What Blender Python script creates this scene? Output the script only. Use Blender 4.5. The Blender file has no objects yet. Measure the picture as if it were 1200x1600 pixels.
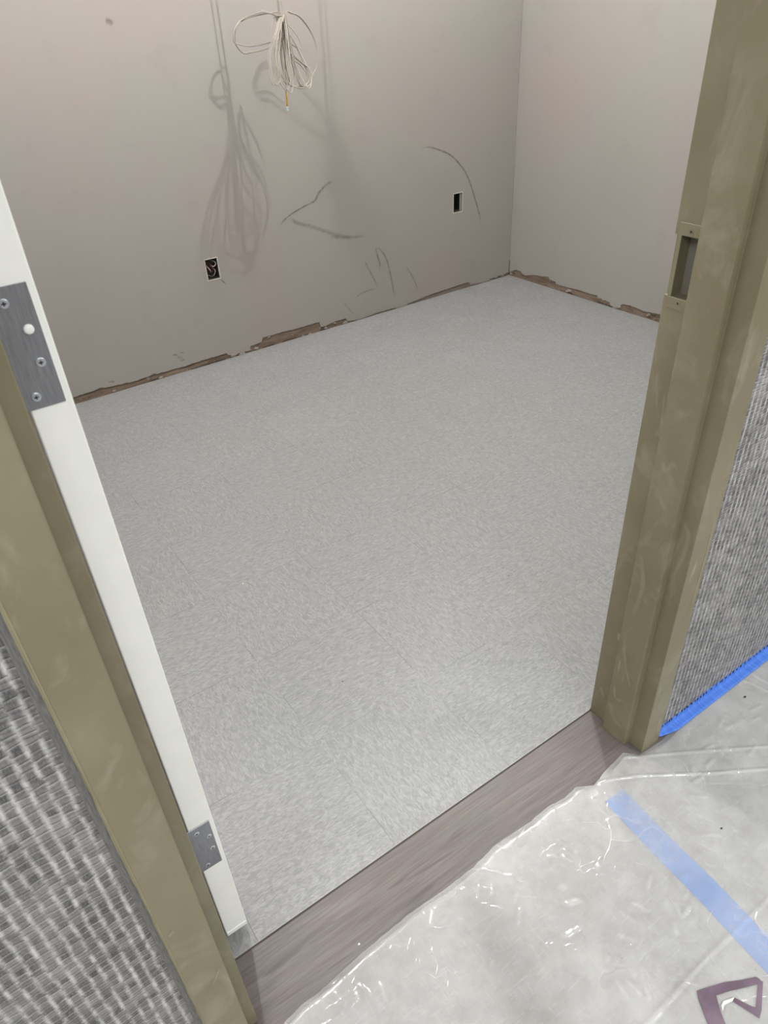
import bpy, bmesh, math, random
from mathutils import Vector, noise as mn

random.seed(7)
S = bpy.context.scene
C = S.collection

# ------------------------------------------------------------------ camera
cam = bpy.data.objects.new('camera', bpy.data.cameras.new('camera'))
C.objects.link(cam)
cam.location = (-0.5090, -0.6663, 1.3760)
cam.rotation_euler = (0.948892, 0.050008, -0.608470)
cam.data.sensor_fit = 'AUTO'
cam.data.sensor_width = 36.0
cam.data.lens = 1128.1 * 36.0 / 1600.0
cam.data.clip_start = 0.02
cam.data.dof.use_dof = True
cam.data.dof.focus_distance = 2.0
cam.data.dof.aperture_fstop = 13.0
S.camera = cam

# ------------------------------------------------------------------ world, exposure
w = bpy.data.worlds.new('world'); S.world = w; w.use_nodes = True
w.node_tree.nodes['Background'].inputs[0].default_value = (0.9, 0.93, 1.0, 1)
w.node_tree.nodes['Background'].inputs[1].default_value = 0.05
S.view_settings.view_transform = 'Standard'
S.view_settings.look = 'None'
S.view_settings.gamma = 1.0
S.view_settings.use_curve_mapping = False
S.view_settings.exposure = 0.22

# ------------------------------------------------------------------ lights
def area(name, loc, sx, sy, power, col=(1, 1, 1)):
    l = bpy.data.lights.new(name, 'AREA'); l.shape = 'RECTANGLE'; l.size = sx; l.size_y = sy
    l.energy = power; l.color = col
    o = bpy.data.objects.new(name, l); C.objects.link(o); o.location = loc
    return o
def bulb(name, loc, power, r, col=(1, 1, 1)):
    l = bpy.data.lights.new(name, 'POINT'); l.energy = power; l.color = col; l.shadow_soft_size = r
    o = bpy.data.objects.new(name, l); C.objects.link(o); o.location = loc
    return o
CORR_Z, ROOM_Z = 2.95, 2.72
area('corridor_lamp_right', (1.05, -1.05, CORR_Z - 0.05), 0.55, 0.35, 9, (0.97, 0.99, 1.0))
area('corridor_lamp_left', (-1.45, -1.05, CORR_Z - 0.05), 0.55, 0.35, 9, (0.97, 0.99, 1.0))
area('hall_lamp_left', (-2.3, -1.75, CORR_Z - 0.05), 1.2, 0.6, 70, (0.97, 0.99, 1.0))
area('hall_lamp_right', (2.5, -1.75, CORR_Z - 0.05), 1.2, 0.6, 62, (0.97, 0.99, 1.0))
area('front_fill', (0.1, -2.9, CORR_Z - 0.05), 2.4, 0.9, 108, (0.97, 0.99, 1.0))  # added fill light, brightens the frame and door faces from the front
bulb('room_bulb_right', (1.55, 1.52, 2.60), 76, 0.004, (1.0, 0.98, 0.975))
bulb('room_bulb_left', (0.05, 1.52, 2.60), 66, 0.004, (1.0, 0.98, 0.975))

# ------------------------------------------------------------------ helpers
def link(name, me, mat=None, parent=None):
    o = bpy.data.objects.new(name, me); C.objects.link(o)
    if mat:
        me.materials.clear(); me.materials.append(mat)
    if parent: o.parent = parent
    return o
def tag(o, label=None, cat=None, group=None, kind=None):
    if label: o['label'] = label
    if cat: o['category'] = cat
    if group: o['group'] = group
    if kind: o['kind'] = kind
    return o
def empty(name, loc=(0, 0, 0)):
    o = bpy.data.objects.new(name, None); C.objects.link(o); o.location = loc
    o.empty_display_size = 0.05
    return o
def rel(o, parent):
    """parent keeping world placement (parent carries only a location)"""
    o.parent = parent
    o.matrix_parent_inverse = parent.matrix_basis.inverted()
    return o
def bevel(o, wd, seg=2, ang=35):
    m = o.modifiers.new('bevel', 'BEVEL'); m.width = wd; m.segments = seg
    m.limit_method = 'ANGLE'; m.angle_limit = math.radians(ang)
    return o
def smooth(me):
    for p in me.polygons: p.use_smooth = True
def box_bm(bm, a, b):
    xs, ys, zs = (a[0], b[0]), (a[1], b[1]), (a[2], b[2])
    v = [bm.verts.new((xs[i], ys[j], zs[k])) for i in (0, 1) for j in (0, 1) for k in (0, 1)]
    for f in ((0, 1, 3, 2), (4, 6, 7, 5), (0, 4, 5, 1), (2, 3, 7, 6), (0, 2, 6, 4), (1, 5, 7, 3)):
        bm.faces.new([v[i] for i in f])
def fin(bm, name):
    bmesh.ops.recalc_face_normals(bm, faces=bm.faces)
    me = bpy.data.meshes.new(name); bm.to_mesh(me); bm.free()
    return me
def box(name, a, b, mat, parent=None, bev=0):
    bm = bmesh.new(); box_bm(bm, a, b)
    o = link(name, fin(bm, name), mat)
    if parent: rel(o, parent)
    if bev: bevel(o, bev)
    return o
def prism(name, pts, axis, lo, hi, mat, parent=None, bev=0):
    """closed 2-D outline pushed along an axis; pts are the two other coordinates in order"""
    bm = bmesh.new()
    def P(p, t):
        return {'z': (p[0], p[1], t), 'x': (t, p[0], p[1]), 'y': (p[0], t, p[1])}[axis]
    A = [bm.verts.new(P(p, lo)) for p in pts]; B = [bm.verts.new(P(p, hi)) for p in pts]
    n = len(pts)
    fa = bm.faces.new(A); fb = bm.faces.new(B)
    for i in range(n): bm.faces.new((A[i], A[(i + 1) % n], B[(i + 1) % n], B[i]))
    bmesh.ops.triangulate(bm, faces=[fa, fb])
    o = link(name, fin(bm, name), mat)
    if parent: rel(o, parent)
    if bev: bevel(o, bev)
    return o
def cut(o, boxes):
    """cut box shaped holes and keep the result as plain mesh"""
    bm = bmesh.new()
    for a, b in boxes: box_bm(bm, a, b)
    t = link('cutter', fin(bm, 'cutter'))
    m = o.modifiers.new('cut', 'BOOLEAN'); m.operation = 'DIFFERENCE'; m.object = t; m.solver = 'EXACT'
    bpy.context.view_layer.update()
    dg = bpy.context.evaluated_depsgraph_get()
    me = bpy.data.meshes.new_from_object(o.evaluated_get(dg))
    o.modifiers.clear(); o.data = me
    bpy.data.objects.remove(t, do_unlink=True)
    return o
def catmull(P, closed, n=10):
    P = [Vector(p) for p in P]; m = len(P); out = []
    rng = m if closed else m - 1
    for i in range(rng):
        if closed: a, b, c, d = P[(i - 1) % m], P[i], P[(i + 1) % m], P[(i + 2) % m]
        else: a, b, c, d = P[max(i - 1, 0)], P[i], P[i + 1], P[min(i + 2, m - 1)]
        for k in range(n):
            t = k / n
            out.append(0.5 * ((2 * b) + (c - a) * t + (2 * a - 5 * b + 4 * c - d) * t * t + (3 * b - a - 3 * c + d) * t ** 3))
    if not closed: out.append(P[-1])
    return out
def tube_mesh(name, P, r, closed=False, seg=8):
    bm = bmesh.new(); n = len(P); rings = []
    up = Vector((0, 1, 0.01))
    for i, p in enumerate(P):
        a = P[(i - 1) % n] if (closed or i > 0) else P[i]
        b = P[(i + 1) % n] if (closed or i < n - 1) else P[i]
        t = (b - a).normalized(); u = t.cross(up)
        if u.length < 1e-4: u = t.cross(Vector((1, 0, 0)))
        u.normalize(); v = t.cross(u).normalized()
        rr = r(i / max(n - 1, 1)) if callable(r) else r
        rings.append([bm.verts.new(p + u * math.cos(q) * rr + v * math.sin(q) * rr) for q in [2 * math.pi * k / seg for k in range(seg)]])
    for i in range(n if closed else n - 1):
        A, B = rings[i], rings[(i + 1) % n]
        for k in range(seg): bm.faces.new((A[k], A[(k + 1) % seg], B[(k + 1) % seg], B[k]))
    if not closed:
        bm.faces.new(rings[0]); bm.faces.new(rings[-1])
    me = fin(bm, name); smooth(me); return me
def disc_mesh(name, c, axis, r, h, seg=20, dome=0.0):
    """short round head standing on c, facing 'axis' (unit vector)"""
    bm = bmesh.new(); ax = Vector(axis); u = ax.orthogonal().normalized(); v = ax.cross(u)
    c = Vector(c)
    def ring(rr, hh): return [bm.verts.new(c + ax * hh + (u * math.cos(q) + v * math.sin(q)) * rr) for q in [2 * math.pi * k / seg for k in range(seg)]]
    R = [ring(r, 0), ring(r, h * .6), ring(r * .88, h)]
    if dome: R += [ring(r * .5, h + dome * .7)]
    for A, B in zip(R, R[1:]):
        for k in range(seg): bm.faces.new((A[k], A[(k + 1) % seg], B[(k + 1) % seg], B[k]))
    bm.faces.new(R[0]); bm.faces.new(R[-1])
    return fin(bm, name)

# ------------------------------------------------------------------ materials
def srgb(r, g, b):
    f = lambda c: (c / 255) / 12.92 if c / 255 <= 0.04045 else ((c / 255 + 0.055) / 1.055) ** 2.4
    return (f(r), f(g), f(b), 1)
class M:
    def __init__(s, name, col=(200, 200, 200), rough=.6, metal=0, spec=.5):
        s.m = bpy.data.materials.new(name); s.m.use_nodes = True
        s.t = s.m.node_tree; s.b = s.t.nodes['Principled BSDF']; s.out = s.t.nodes['Material Output']
        s.b.inputs['Base Color'].default_value = srgb(*col); s.b.inputs['Roughness'].default_value = rough
        s.b.inputs['Metallic'].default_value = metal; s.b.inputs['Specular IOR Level'].default_value = spec
        s._c = None
    def n(s, kind, **k):
        nd = s.t.nodes.new(kind)
        for a, v in k.items(): setattr(nd, a, v)
        return nd
    def l(s, a, b): s.t.links.new(a, b)
    def co(s):
        if not s._c: s._c = s.n('ShaderNodeTexCoord').outputs['Object']
        return s._c
    def val(s, sock, v):
        if isinstance(v, (int, float)): sock.default_value = v
        elif isinstance(v, tuple): sock.default_value = v
        else: s.l(v, sock)
    def map(s, scale=(1, 1, 1), rot=(0, 0, 0), loc=(0, 0, 0), src=None):
        m = s.n('ShaderNodeMapping'); m.inputs['Scale'].default_value = scale
        m.inputs['Rotation'].default_value = rot; m.inputs['Location'].default_value = loc
        s.l(src or s.co(), m.inputs['Vector']); return m.outputs[0]
    def noise(s, scale, vec=None, detail=3, rough=.5, dist=0):
        t = s.n('ShaderNodeTexNoise'); t.inputs['Scale'].default_value = scale
        t.inputs['Detail'].default_value = detail; t.inputs['Roughness'].default_value = rough
        t.inputs['Distortion'].default_value = dist
        s.l(vec or s.co(), t.inputs['Vector']); return t.outputs['Fac']
    def ramp(s, fac, stops, interp='LINEAR'):
        r = s.n('ShaderNodeValToRGB'); r.color_ramp.interpolation = interp
        e = r.color_ramp.elements
        while len(e) < len(stops): e.new(.5)
        for q, (p, c) in zip(e, stops):
            q.position = p; q.color = c if len(c) == 4 else srgb(*c)
        s.l(fac, r.inputs[0]); return r.outputs[0]
    def g(s, fac, a, b, lo=0, hi=1):
        r = s.n('ShaderNodeMapRange'); s.val(r.inputs[0], fac)
        r.inputs[1].default_value = a; r.inputs[2].default_value = b
        r.inputs[3].default_value = lo; r.inputs[4].default_value = hi
        return r.outputs[0]
    def math(s, op, a, b=0.0, c=None):
        m = s.n('ShaderNodeMath', operation=op); s.val(m.inputs[0], a); s.val(m.inputs[1], b)
        if c is not None: s.val(m.inputs[2], c)
        return m.outputs[0]
    def mix(s, fac, a, b, mode='MIX'):
        m = s.n('ShaderNodeMix', data_type='RGBA', blend_type=mode)
        s.val(m.inputs[0], fac); s.val(m.inputs[6], a); s.val(m.inputs[7], b); return m.outputs[2]
    def mixv(s, fac, a, b):
        m = s.n('ShaderNodeMix', data_type='VECTOR'); s.val(m.inputs[0], fac); s.l(a, m.inputs[4]); s.l(b, m.inputs[5]); return m.outputs[1]
    def col(s, c, k=None):
        if k is not None: c = s.mix(1.0, c, (k, k, k, 1), 'MULTIPLY')
        s.l(c, s.b.inputs['Base Color']); return s
    def bump(s, h, strength=.3, dist=.002):
        b = s.n('ShaderNodeBump'); b.inputs['Strength'].default_value = strength; b.inputs['Distance'].default_value = dist
        s.l(h, b.inputs['Height']); s.l(b.outputs[0], s.b.inputs['Normal']); return s
    def xyz(s, src=None):
        x = s.n('ShaderNodeSeparateXYZ'); s.l(src or s.co(), x.inputs[0]); return x.outputs

def mat_drywall():
    m = M('drywall_primer', (212, 205, 194), .75, spec=.25)
    big = m.noise(1.7, detail=4, rough=.55)
    c = m.ramp(big, [(.30, (203, 201, 192)), (.5, (208, 203, 196)), (.68, (211, 201, 195))])
    blot = m.noise(7, detail=5, rough=.6)
    c = m.mix(m.g(blot, .58, .75, 0, .35), c, srgb(192, 188, 182))
    m.col(c, .50)
    fine = m.noise(420, detail=2); mid = m.noise(22, detail=3)
    m.bump(m.math('ADD', m.math('MULTIPLY', fine, .25), mid), .12, .002)
    return m.m
def mat_brown_paper(lighter=False):
    a, b, c3 = ((150, 140, 126), (138, 126, 112), (158, 149, 136)) if lighter else ((146, 128, 111), (124, 106, 90), (160, 144, 128))
    m = M('torn_brown_paper', a, .9, spec=.15)
    n1 = m.noise(9, vec=m.map((1, 1, 6)), detail=5, rough=.65)
    n2 = m.noise(60, detail=4, rough=.7)
    c = m.ramp(n1, [(.35, b), (.5, a), (.68, c3)])
    c = m.mix(m.g(n2, .62, .7, 0, .7), c, srgb(74, 62, 52))
    c = m.mix(m.g(m.noise(45, detail=3), .66, .7, 0, .6), c, srgb(190, 182, 170))
    m.col(c, .66).bump(n2, .6, .004)
    return m.m
def mat_tile():
    m = M('vinyl_tile', (188, 188, 184), .38, spec=.32)
    x = m.xyz()
    T = .305
    ux = m.math('DIVIDE', m.math('ADD', x[0], .10 + 20 * T), T); uy = m.math('DIVIDE', m.math('SUBTRACT', x[1], .305 - 20 * T), T)
    ix = m.math('FLOOR', ux); iy = m.math('FLOOR', uy)
    par = m.math('MODULO', m.math('ADD', ix, iy), 2.0)
    wn = m.n('ShaderNodeTexWhiteNoise', noise_dimensions='2D')
    cb = m.n('ShaderNodeCombineXYZ'); m.l(ix, cb.inputs[0]); m.l(iy, cb.inputs[1]); m.l(cb.outputs[0], wn.inputs['Vector'])
    rnd = wn.outputs['Value']
    A = m.map((150, 480, 1), rot=(0, 0, .12)); B = m.map((480, 150, 1), rot=(0, 0, -.1))
    v = m.mixv(par, A, B)
    off = m.n('ShaderNodeVectorMath', operation='ADD'); m.l(v, off.inputs[0])
    c2 = m.n('ShaderNodeCombineXYZ'); m.l(m.math('MULTIPLY', rnd, 90.), c2.inputs[0]); m.l(c2.outputs[0], off.inputs[1])
    v = off.outputs[0]
    f1 = m.noise(.36, vec=v, detail=2, rough=.5, dist=1.3)
    f2 = m.noise(.62, vec=v, detail=1.5, rough=.5, dist=1.6)
    base = m.ramp(f1, [(.36, (169, 169, 169)), (.46, (185, 185, 185)), (.53, (192, 192, 191)), (.64, (213, 213, 212))])
    base = m.mix(m.g(f2, .58, .66, 0, .5), base, srgb(160, 159, 160))
    base = m.mix(m.g(f2, .42, .33, 0, .45), base, srgb(218, 219, 220))
    hue = m.noise(1.1, detail=2)
    base = m.mix(.32, base, m.ramp(hue, [(.35, (184, 189, 186)), (.5, (189, 189, 190)), (.65, (190, 186, 191))]))
    base = m.mix(m.g(rnd, 0, 1, 0, .05), base, srgb(150, 150, 148))
    # seams
    fx = m.math('ABSOLUTE', m.math('SUBTRACT', m.math('FRACT', ux), .5)); fy = m.math('ABSOLUTE', m.math('SUBTRACT', m.math('FRACT', uy), .5))
    e = m.math('MAXIMUM', fx, fy)
    seam = m.g(e, .4965, .499, 0, 1)
    brk = m.g(m.noise(6, detail=2), .40, .62, .0, .7)
    base = m.mix(m.math('MULTIPLY', seam, brk), base, srgb(128, 126, 124))
    m.col(base, .48)
    m.l(m.g(m.noise(5, detail=4), .3, .7, .40, .58), m.b.inputs['Roughness'])
    m.bump(m.math('SUBTRACT', m.math('MULTIPLY', f1, .3), seam), .10, .001)
    return m.m
def mat_wood():
    m = M('grey_oak_plank', (148, 136, 130), .42, spec=.4)
    g1 = m.noise(1.0, vec=m.map((5.0, 75, 75)), detail=7, rough=.62, dist=.5)
    g2 = m.noise(1.0, vec=m.map((10, 240, 240)), detail=4, rough=.6)
    g3 = m.noise(1.0, vec=m.map((2.2, 9, 9)), detail=3)
    c = m.ramp(g1, [(.28, (128, 116, 114)), (.45, (146, 135, 133)), (.58, (158, 147, 145)), (.75, (172, 162, 158))])
    c = m.mix(m.g(g2, .42, .66, 0, .75), c, srgb(120, 109, 107))
    c = m.mix(m.g(g3, .35, .65, 0, .4), c, srgb(150, 141, 130))
    c = m.mix(m.g(m.noise(1.0, vec=m.map((4, 40, 40), loc=(3, 2, 0)), detail=3, dist=.8), .60, .68, 0, .6), c, srgb(108, 98, 96))
    m.col(c, .39).bump(g2, .15, .001)
    return m.m
def mat_olive():
    m = M('olive_enamel', (139, 131, 104), .38, spec=.4)
    n1 = m.noise(5.5, detail=5, rough=.55, dist=.6)
    c = m.ramp(n1, [(.3, (133, 124, 97)), (.5, (139, 131, 104)), (.62, (145, 137, 111)), (.75, (156, 149, 124))])
    # rubbed and scraped patches
    n2 = m.noise(13, vec=m.map((1, 1, .6)), detail=6, rough=.62, dist=1.2)
    c = m.mix(m.g(n2, .52, .68, 0, .75), c, srgb(160, 153, 130))
    sc = m.noise(30, vec=m.map((1, 1, .25), rot=(.5, .4, 0)), detail=4, dist=.5)
    c = m.mix(m.g(sc, .68, .73, 0, .7), c, srgb(176, 170, 146))
    m.col(c, .70)
    m.l(m.g(n2, .3, .7, .33, .55), m.b.inputs['Roughness'])
    m.bump(m.math('ADD', n1, m.math('MULTIPLY', m.noise(120), .15)), .12, .002)
    return m.m
def mat_weave():
    """woven wall covering: pale strands over grey ribs, blotchy"""
    m = M('woven_wall_covering', (150, 148, 146), .65, spec=.35)
    x = m.xyz()
    wob = m.noise(28, detail=3)
    X = m.math('ADD', x[0], m.math('MULTIPLY', wob, .0055)); Z = m.math('ADD', x[2], m.math('MULTIPLY', m.noise(34, detail=3, vec=m.map(loc=(4, 1, 2))), .010))
    cw, ch = .0140, .0120
    ux = m.math('DIVIDE', m.math('ADD', X, 5), cw)
    col = m.math('FLOOR', ux)
    sh = m.math('MULTIPLY', m.math('MODULO', col, 2.0), .5)
    uz = m.math('ADD', m.math('DIVIDE', m.math('ADD', Z, 5), ch), sh)
    fx = m.math('ABSOLUTE', m.math('SUBTRACT', m.math('FRACT', ux), .5))
    fz = m.math('ABSOLUTE', m.math('SUBTRACT', m.math('FRACT', uz), .5))
    strand = m.g(fx, .22, .46, 0, 1)
    rib = m.g(fz, .36, .47, 0, 1)
    lit = m.g(fz, .38, .26, 0, 1)
    wn = m.n('ShaderNodeTexWhiteNoise', noise_dimensions='2D')
    cb = m.n('ShaderNodeCombineXYZ'); m.l(col, cb.inputs[0]); m.l(m.math('FLOOR', uz), cb.inputs[1]); m.l(cb.outputs[0], wn.inputs['Vector'])
    cell = m.ramp(wn.outputs['Value'], [(0, (84, 82, 83)), (.5, (110, 108, 108)), (1, (140, 138, 137))])
    fine = m.noise(1, vec=m.map((900, 900, 220)), detail=2)
    c = m.mix(m.g(fine, .4, .7, 0, .35), cell, srgb(172, 170, 166))
    thin = m.g(fz, .41, .48, 0, 1)
    under = m.g(m.math('ABSOLUTE', m.math('SUBTRACT', m.math('FRACT', m.math('ADD', uz, .36)), .5)), .40, .49, 0, 1)
    c = m.mix(m.math('MULTIPLY', under, m.g(m.noise(55, detail=2), .38, .62, .1, .8)), c, srgb(72, 70, 71))
    c = m.mix(m.math('MULTIPLY', thin, m.g(m.noise(48, detail=3, vec=m.map(loc=(1, 2, 3))), .35, .6, .1, .8)), c, srgb(190, 188, 184))
    sv = m.g(m.noise(62, detail=4, rough=.7), .36, .66, .05, .85)
    c = m.mix(m.math('MULTIPLY', strand, sv), c, srgb(232, 230, 227))
    blot = m.noise(13, detail=4, rough=.6)
    c = m.mix(m.g(blot, .5, .74, 0, .5), c, srgb(198, 196, 193))
    m.col(c, .72)
    h = m.math('SUBTRACT', m.math('MAXIMUM', m.math('MULTIPLY', strand, sv), m.math('MULTIPLY', m.math('SUBTRACT', 1.0, rib), .7)), m.math('MULTIPLY', fine, .15))
    m.bump(h, .9, .0022)
    return m.m
def mat_margin():
    m = M('wall_covering_margin', (120, 118, 115), .6)
    f = m.noise(1, vec=m.map((700, 700, 60)), detail=3)
    m.col(m.ramp(f, [(.3, (98, 97, 95)), (.6, (128, 126, 122)), (.8, (150, 148, 142))]), .7).bump(f, .5, .001)
    return m.m
def mat_film():
    """clear polythene: mostly see-through, milky with dust, glossy creases"""
    m = M('polythene_film', (225, 225, 224), .25)
    t = m.t; t.nodes.remove(m.b)
    def creases(scale, rot, loc, wdt):
        v = m.map((scale, scale * 1.0, 1), rot=(0, 0, rot), loc=loc)
        nn = m.n('ShaderNodeTexNoise'); nn.inputs['Scale'].default_value = 1.4; m.l(v, nn.inputs['Vector'])
        add = m.n('ShaderNodeVectorMath', operation='MULTIPLY_ADD'); m.l(nn.outputs['Color'], add.inputs[0]); add.inputs[1].default_value = (.9, .9, 0); m.l(v, add.inputs[2])
        vo = m.n('ShaderNodeTexVoronoi', feature='DISTANCE_TO_EDGE'); vo.inputs['Scale'].default_value = 1
        m.l(add.outputs[0], vo.inputs['Vector']); return m.g(vo.outputs['Distance'], 0, wdt, 1, 0)
    k1 = creases(8, .5, (0, 0, 0), .018); k2 = creases(19, -.4, (3, 1, 0), .02)
    gate1 = m.g(m.noise(5, detail=2), .5, .62); gate2 = m.g(m.noise(9, detail=2, vec=m.map(loc=(5, 5, 0))), .52, .66)
    k = m.math('ADD', m.math('MULTIPLY', k1, gate1), m.math('MULTIPLY', m.math('MULTIPLY', k2, gate2), .6))
    soft = m.noise(14, detail=4, rough=.6)
    bp = m.n('ShaderNodeBump'); bp.inputs['Strength'].default_value = .16; bp.inputs['Distance'].default_value = .004
    m.l(m.math('ADD', k, m.math('MULTIPLY', soft, .9)), bp.inputs['Height'])
    dif = m.n('ShaderNodeBsdfDiffuse')
    cl = m.ramp(m.noise(6, detail=5, rough=.6), [(.3, (236, 235, 232)), (.5, (240, 239, 237)), (.7, (246, 246, 244))])
    m.l(cl, dif.inputs[0]); m.l(bp.outputs[0], dif.inputs['Normal'])
    tr = m.n('ShaderNodeBsdfTransparent')
    gl = m.n('ShaderNodeBsdfGlossy'); gl.inputs['Roughness'].default_value = .13; m.l(bp.outputs[0], gl.inputs['Normal'])
    milky = m.math('ADD', m.g(m.noise(4, detail=5, rough=.65), .3, .7, .14, .36), m.math('MULTIPLY', k, .10))
    m1 = m.n('ShaderNodeMixShader'); m.l(milky, m1.inputs[0]); m.l(tr.outputs[0], m1.inputs[1]); m.l(dif.outputs[0], m1.inputs[2])
    fr = m.n('ShaderNodeFresnel'); fr.inputs[0].default_value = 1.5; m.l(bp.outputs[0], fr.inputs['Normal'])
    m2 = m.n('ShaderNodeMixShader'); m.l(m.math('ADD', m.math('MULTIPLY', fr.outputs[0], .8), .03), m2.inputs[0]); m.l(m1.outputs[0], m2.inputs[1]); m.l(gl.outputs[0], m2.inputs[2])
    m.l(m2.outputs[0], m.out.inputs['Surface'])
    return m.m
def mat_scuff(name, col, a):
    """soft edged rubbed mark; UV v runs across the mark, u along it"""
    m = M(name, col, .8, spec=.1)
    uv = m.n('ShaderNodeUVMap'); s = m.n('ShaderNodeSeparateXYZ'); m.l(uv.outputs[0], s.inputs[0])
    d = m.math('ABSOLUTE', m.math('SUBTRACT', s.outputs[1], .5))
    f = m.g(d, .12, .5, 1, 0)
    eu = m.math('ABSOLUTE', m.math('SUBTRACT', s.outputs[0], .5)); f = m.math('MULTIPLY', f, m.g(eu, .3, .5, 1, 0))
    f = m.math('MULTIPLY', f, m.g(m.noise(60, detail=3), .3, .65, .25, 1))
    m.l(m.math('MULTIPLY', f, a), m.b.inputs['Alpha'])
    return m.m
def simple(name, col, rough=.5, metal=0, var=0, spec=.5):
    m = M(name, col, rough, metal, spec)
    d = tuple(max(0, c - var) for c in col); u = tuple(min(255, c + var) for c in col)
    m.col(m.ramp(m.noise(18, detail=4), [(.3, d), (.7, u)]))
    return m.m
def mat_steel():
    m = M('satin_steel', (120, 121, 124), .42, .75)
    f = m.noise(1, vec=m.map((900, 900, 40)), detail=3)
    m.col(m.ramp(f, [(.3, (134, 136, 140)), (.7, (156, 158, 162))])).bump(f, .08, .0005)
    return m.m
def mat_tape():
    m = M('blue_masking_tape', (72, 118, 205), .62, spec=.3)
    f = m.noise(1, vec=m.map((260, 30, 30)), detail=3)
    m.col(m.ramp(f, [(.3, (62, 108, 198)), (.7, (86, 132, 216))]), .85).bump(f, .3, .0008)
    return m.m

DRY = mat_drywall(); BROWN = mat_brown_paper(); BROWN_L = mat_brown_paper(True)
TILE = mat_tile(); WOOD = mat_wood(); OLIVE = mat_olive(); WEAVE = mat_weave(); MARGIN = mat_margin(); FILM = mat_film()
DOORW = simple('white_door_paint', (238, 238, 233), .4, var=3)
STEEL = mat_steel(); TAPE = mat_tape()
SCREW = simple('zinc_screw', (190, 194, 200), .3, .6, 8)
DARK = simple('black_recess', (30, 28, 26), .8, var=6)
CEIL = simple('white_ceiling', (215, 214, 210), .8, var=3)
CABLE = simple('white_cable_jacket', (152, 146, 135), .45, var=4)
YEL = simple('yellow_tag', (212, 160, 40), .5, var=10)
CLEAR = simple('clear_plug', (190, 205, 200), .2, var=5)
CAULK = simple('cream_caulk', (136, 129, 102), .6, var=10)
SCUFF = mat_scuff('grey_scuff', (96, 92, 88), .5); SCUFF_F = mat_scuff('faint_grey_scuff', (118, 112, 106), .33)
SCRAPE = mat_scuff('pale_scrape', (176, 170, 146), .42)

# ------------------------------------------------------------------ dimensions
YB = 2.448                     # back wall
XL = -1.30                     # left room wall
def xr(y): return 2.4733 + 0.0267 * (YB - y)      # right wall, very slightly out of square
RX, RO = 0.457, 0.513          # right jamb: rebate face, outer edge of face
LX, LO = -0.4796, -0.5315      # left jamb
ST = 0.016
FD = -0.147                    # corridor face of the frame
WF = -0.135                    # corridor wall plane
HEAD = 2.13

# ------------------------------------------------------------------ floors
bm = bmesh.new()
box_bm(bm, (XL - .1, 0.0015, -.05), (2.75, YB + .1, 0))
fl = link('floor', fin(bm, 'floor'), TILE)
tag(fl, 'pale grey flecked vinyl tile floor of the room beyond the doorway', 'floor', kind='structure')
box('floor', (-3.6, -5.5, -.05), (4.0, -0.0038, -.0006), WOOD)
f2 = bpy.data.objects['floor.001']
tag(f2, 'grey-brown wood plank floor at the doorway threshold, running under the plastic sheet', 'floor', kind='structure')
# joint between the two floors: dark gap with pale cut edge of the tile
jt = box('trim_1', (LX, -0.0045, -.02), (RX, 0.0002, -.0018), simple('dark_joint', (70, 62, 60), .8, var=5))
tag(jt, 'thin dark joint between the vinyl tile and the wood threshold', 'floor joint', kind='structure')
e = box('tile_edge', (LX, 0.0002, -.02), (RX, 0.0015, .0004), simple('tile_cut_edge', (150, 148, 142), .5, var=6))
rel(e, jt)

# ------------------------------------------------------------------ drywall with torn bottom edge
def torn_sheet(name, prof, thick, top, place, mat, jitter=.0035, step=.006):
    """front skin of the wall whose lower edge follows prof (s,z), ragged; place(s,depth,z)->xyz"""
    bm = bmesh.new(); pts = []
    for (a, za), (b, zb) in zip(prof, prof[1:]):
        n = max(1, int(abs(b - a) / step))
        for k in range(n):
            t = k / n; s_ = a + (b - a) * t; z = za + (zb - za) * t
            low = min(za, zb) < .002 and max(za, zb) < .004
            j = 0 if low else (mn.noise(Vector((s_ * 60, 3, 1))) * jitter + mn.noise(Vector((s_ * 230, 1, 7))) * jitter * .7)
            pts.append((s_, max(0.0, z + j)))
    pts.append(prof[-1])
    F = [bm.verts.new(place(s_, thick, z)) for s_, z in pts]; G = [bm.verts.new(place(s_, 0, z)) for s_, z in pts]
    T = [bm.verts.new(place(s_, thick, top)) for s_, z in pts]
    for i in range(len(pts) - 1):
        bm.faces.new((F[i], F[i + 1], T[i + 1], T[i])); bm.faces.new((G[i], G[i + 1], F[i + 1], F[i]))
    return link(name, fin(bm, name), mat)

BK = [(-1.31, .038), (-.6, .035), (-.3, .04), (-.044, .034), (-.002, .036), (.031, .036), (.07, .043), (.084, .035), (.148, .031), (.225, .025), (.28, .030), (.307, .031), (.324, .029),
      (.407, .028), (.463, .026), (.521, .030), (.598, .030), (.665, .030), (.675, .018), (.715, .012), (.786, .011), (.794, .030), (.852, .033), (.861, .055),
      (.908, .053), (.972, .055), (1.025, .050), (1.10, .050), (1.182, .050), (1.186, .024), (1.206, .019), (1.263, .028), (1.335, .030), (1.348, .012), (1.405, .003),
      (1.42, .001), (1.494, .006), (1.51, .010), (1.647, .009), (1.665, 0), (1.73, 0), (1.736, .009), (1.919, .024), (2.163, .031), (2.181, .008), (2.332, -.001), (2.35, .006), (2.385, .015), (2.478, .018)]
RK = [(0.0, .035), (.5, .03), (.9, .04), (1.2, .036), (1.419, .041), (1.502, .032), (1.586, .040), (1.642, .033), (1.649, .008), (1.703, .006), (1.712, .024), (1.796, .028), (1.798, .041), (1.837, .036),
      (1.943, .038), (1.99, .034), (2.088, .031), (2.09, .045), (2.134, .044), (2.142, .061), (2.199, .049), (2.257, .045), (2.309, .029), (2.336, .027), (2.357, .042), (2.392, .044), (2.439, .022), (2.448, .012)]
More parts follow.
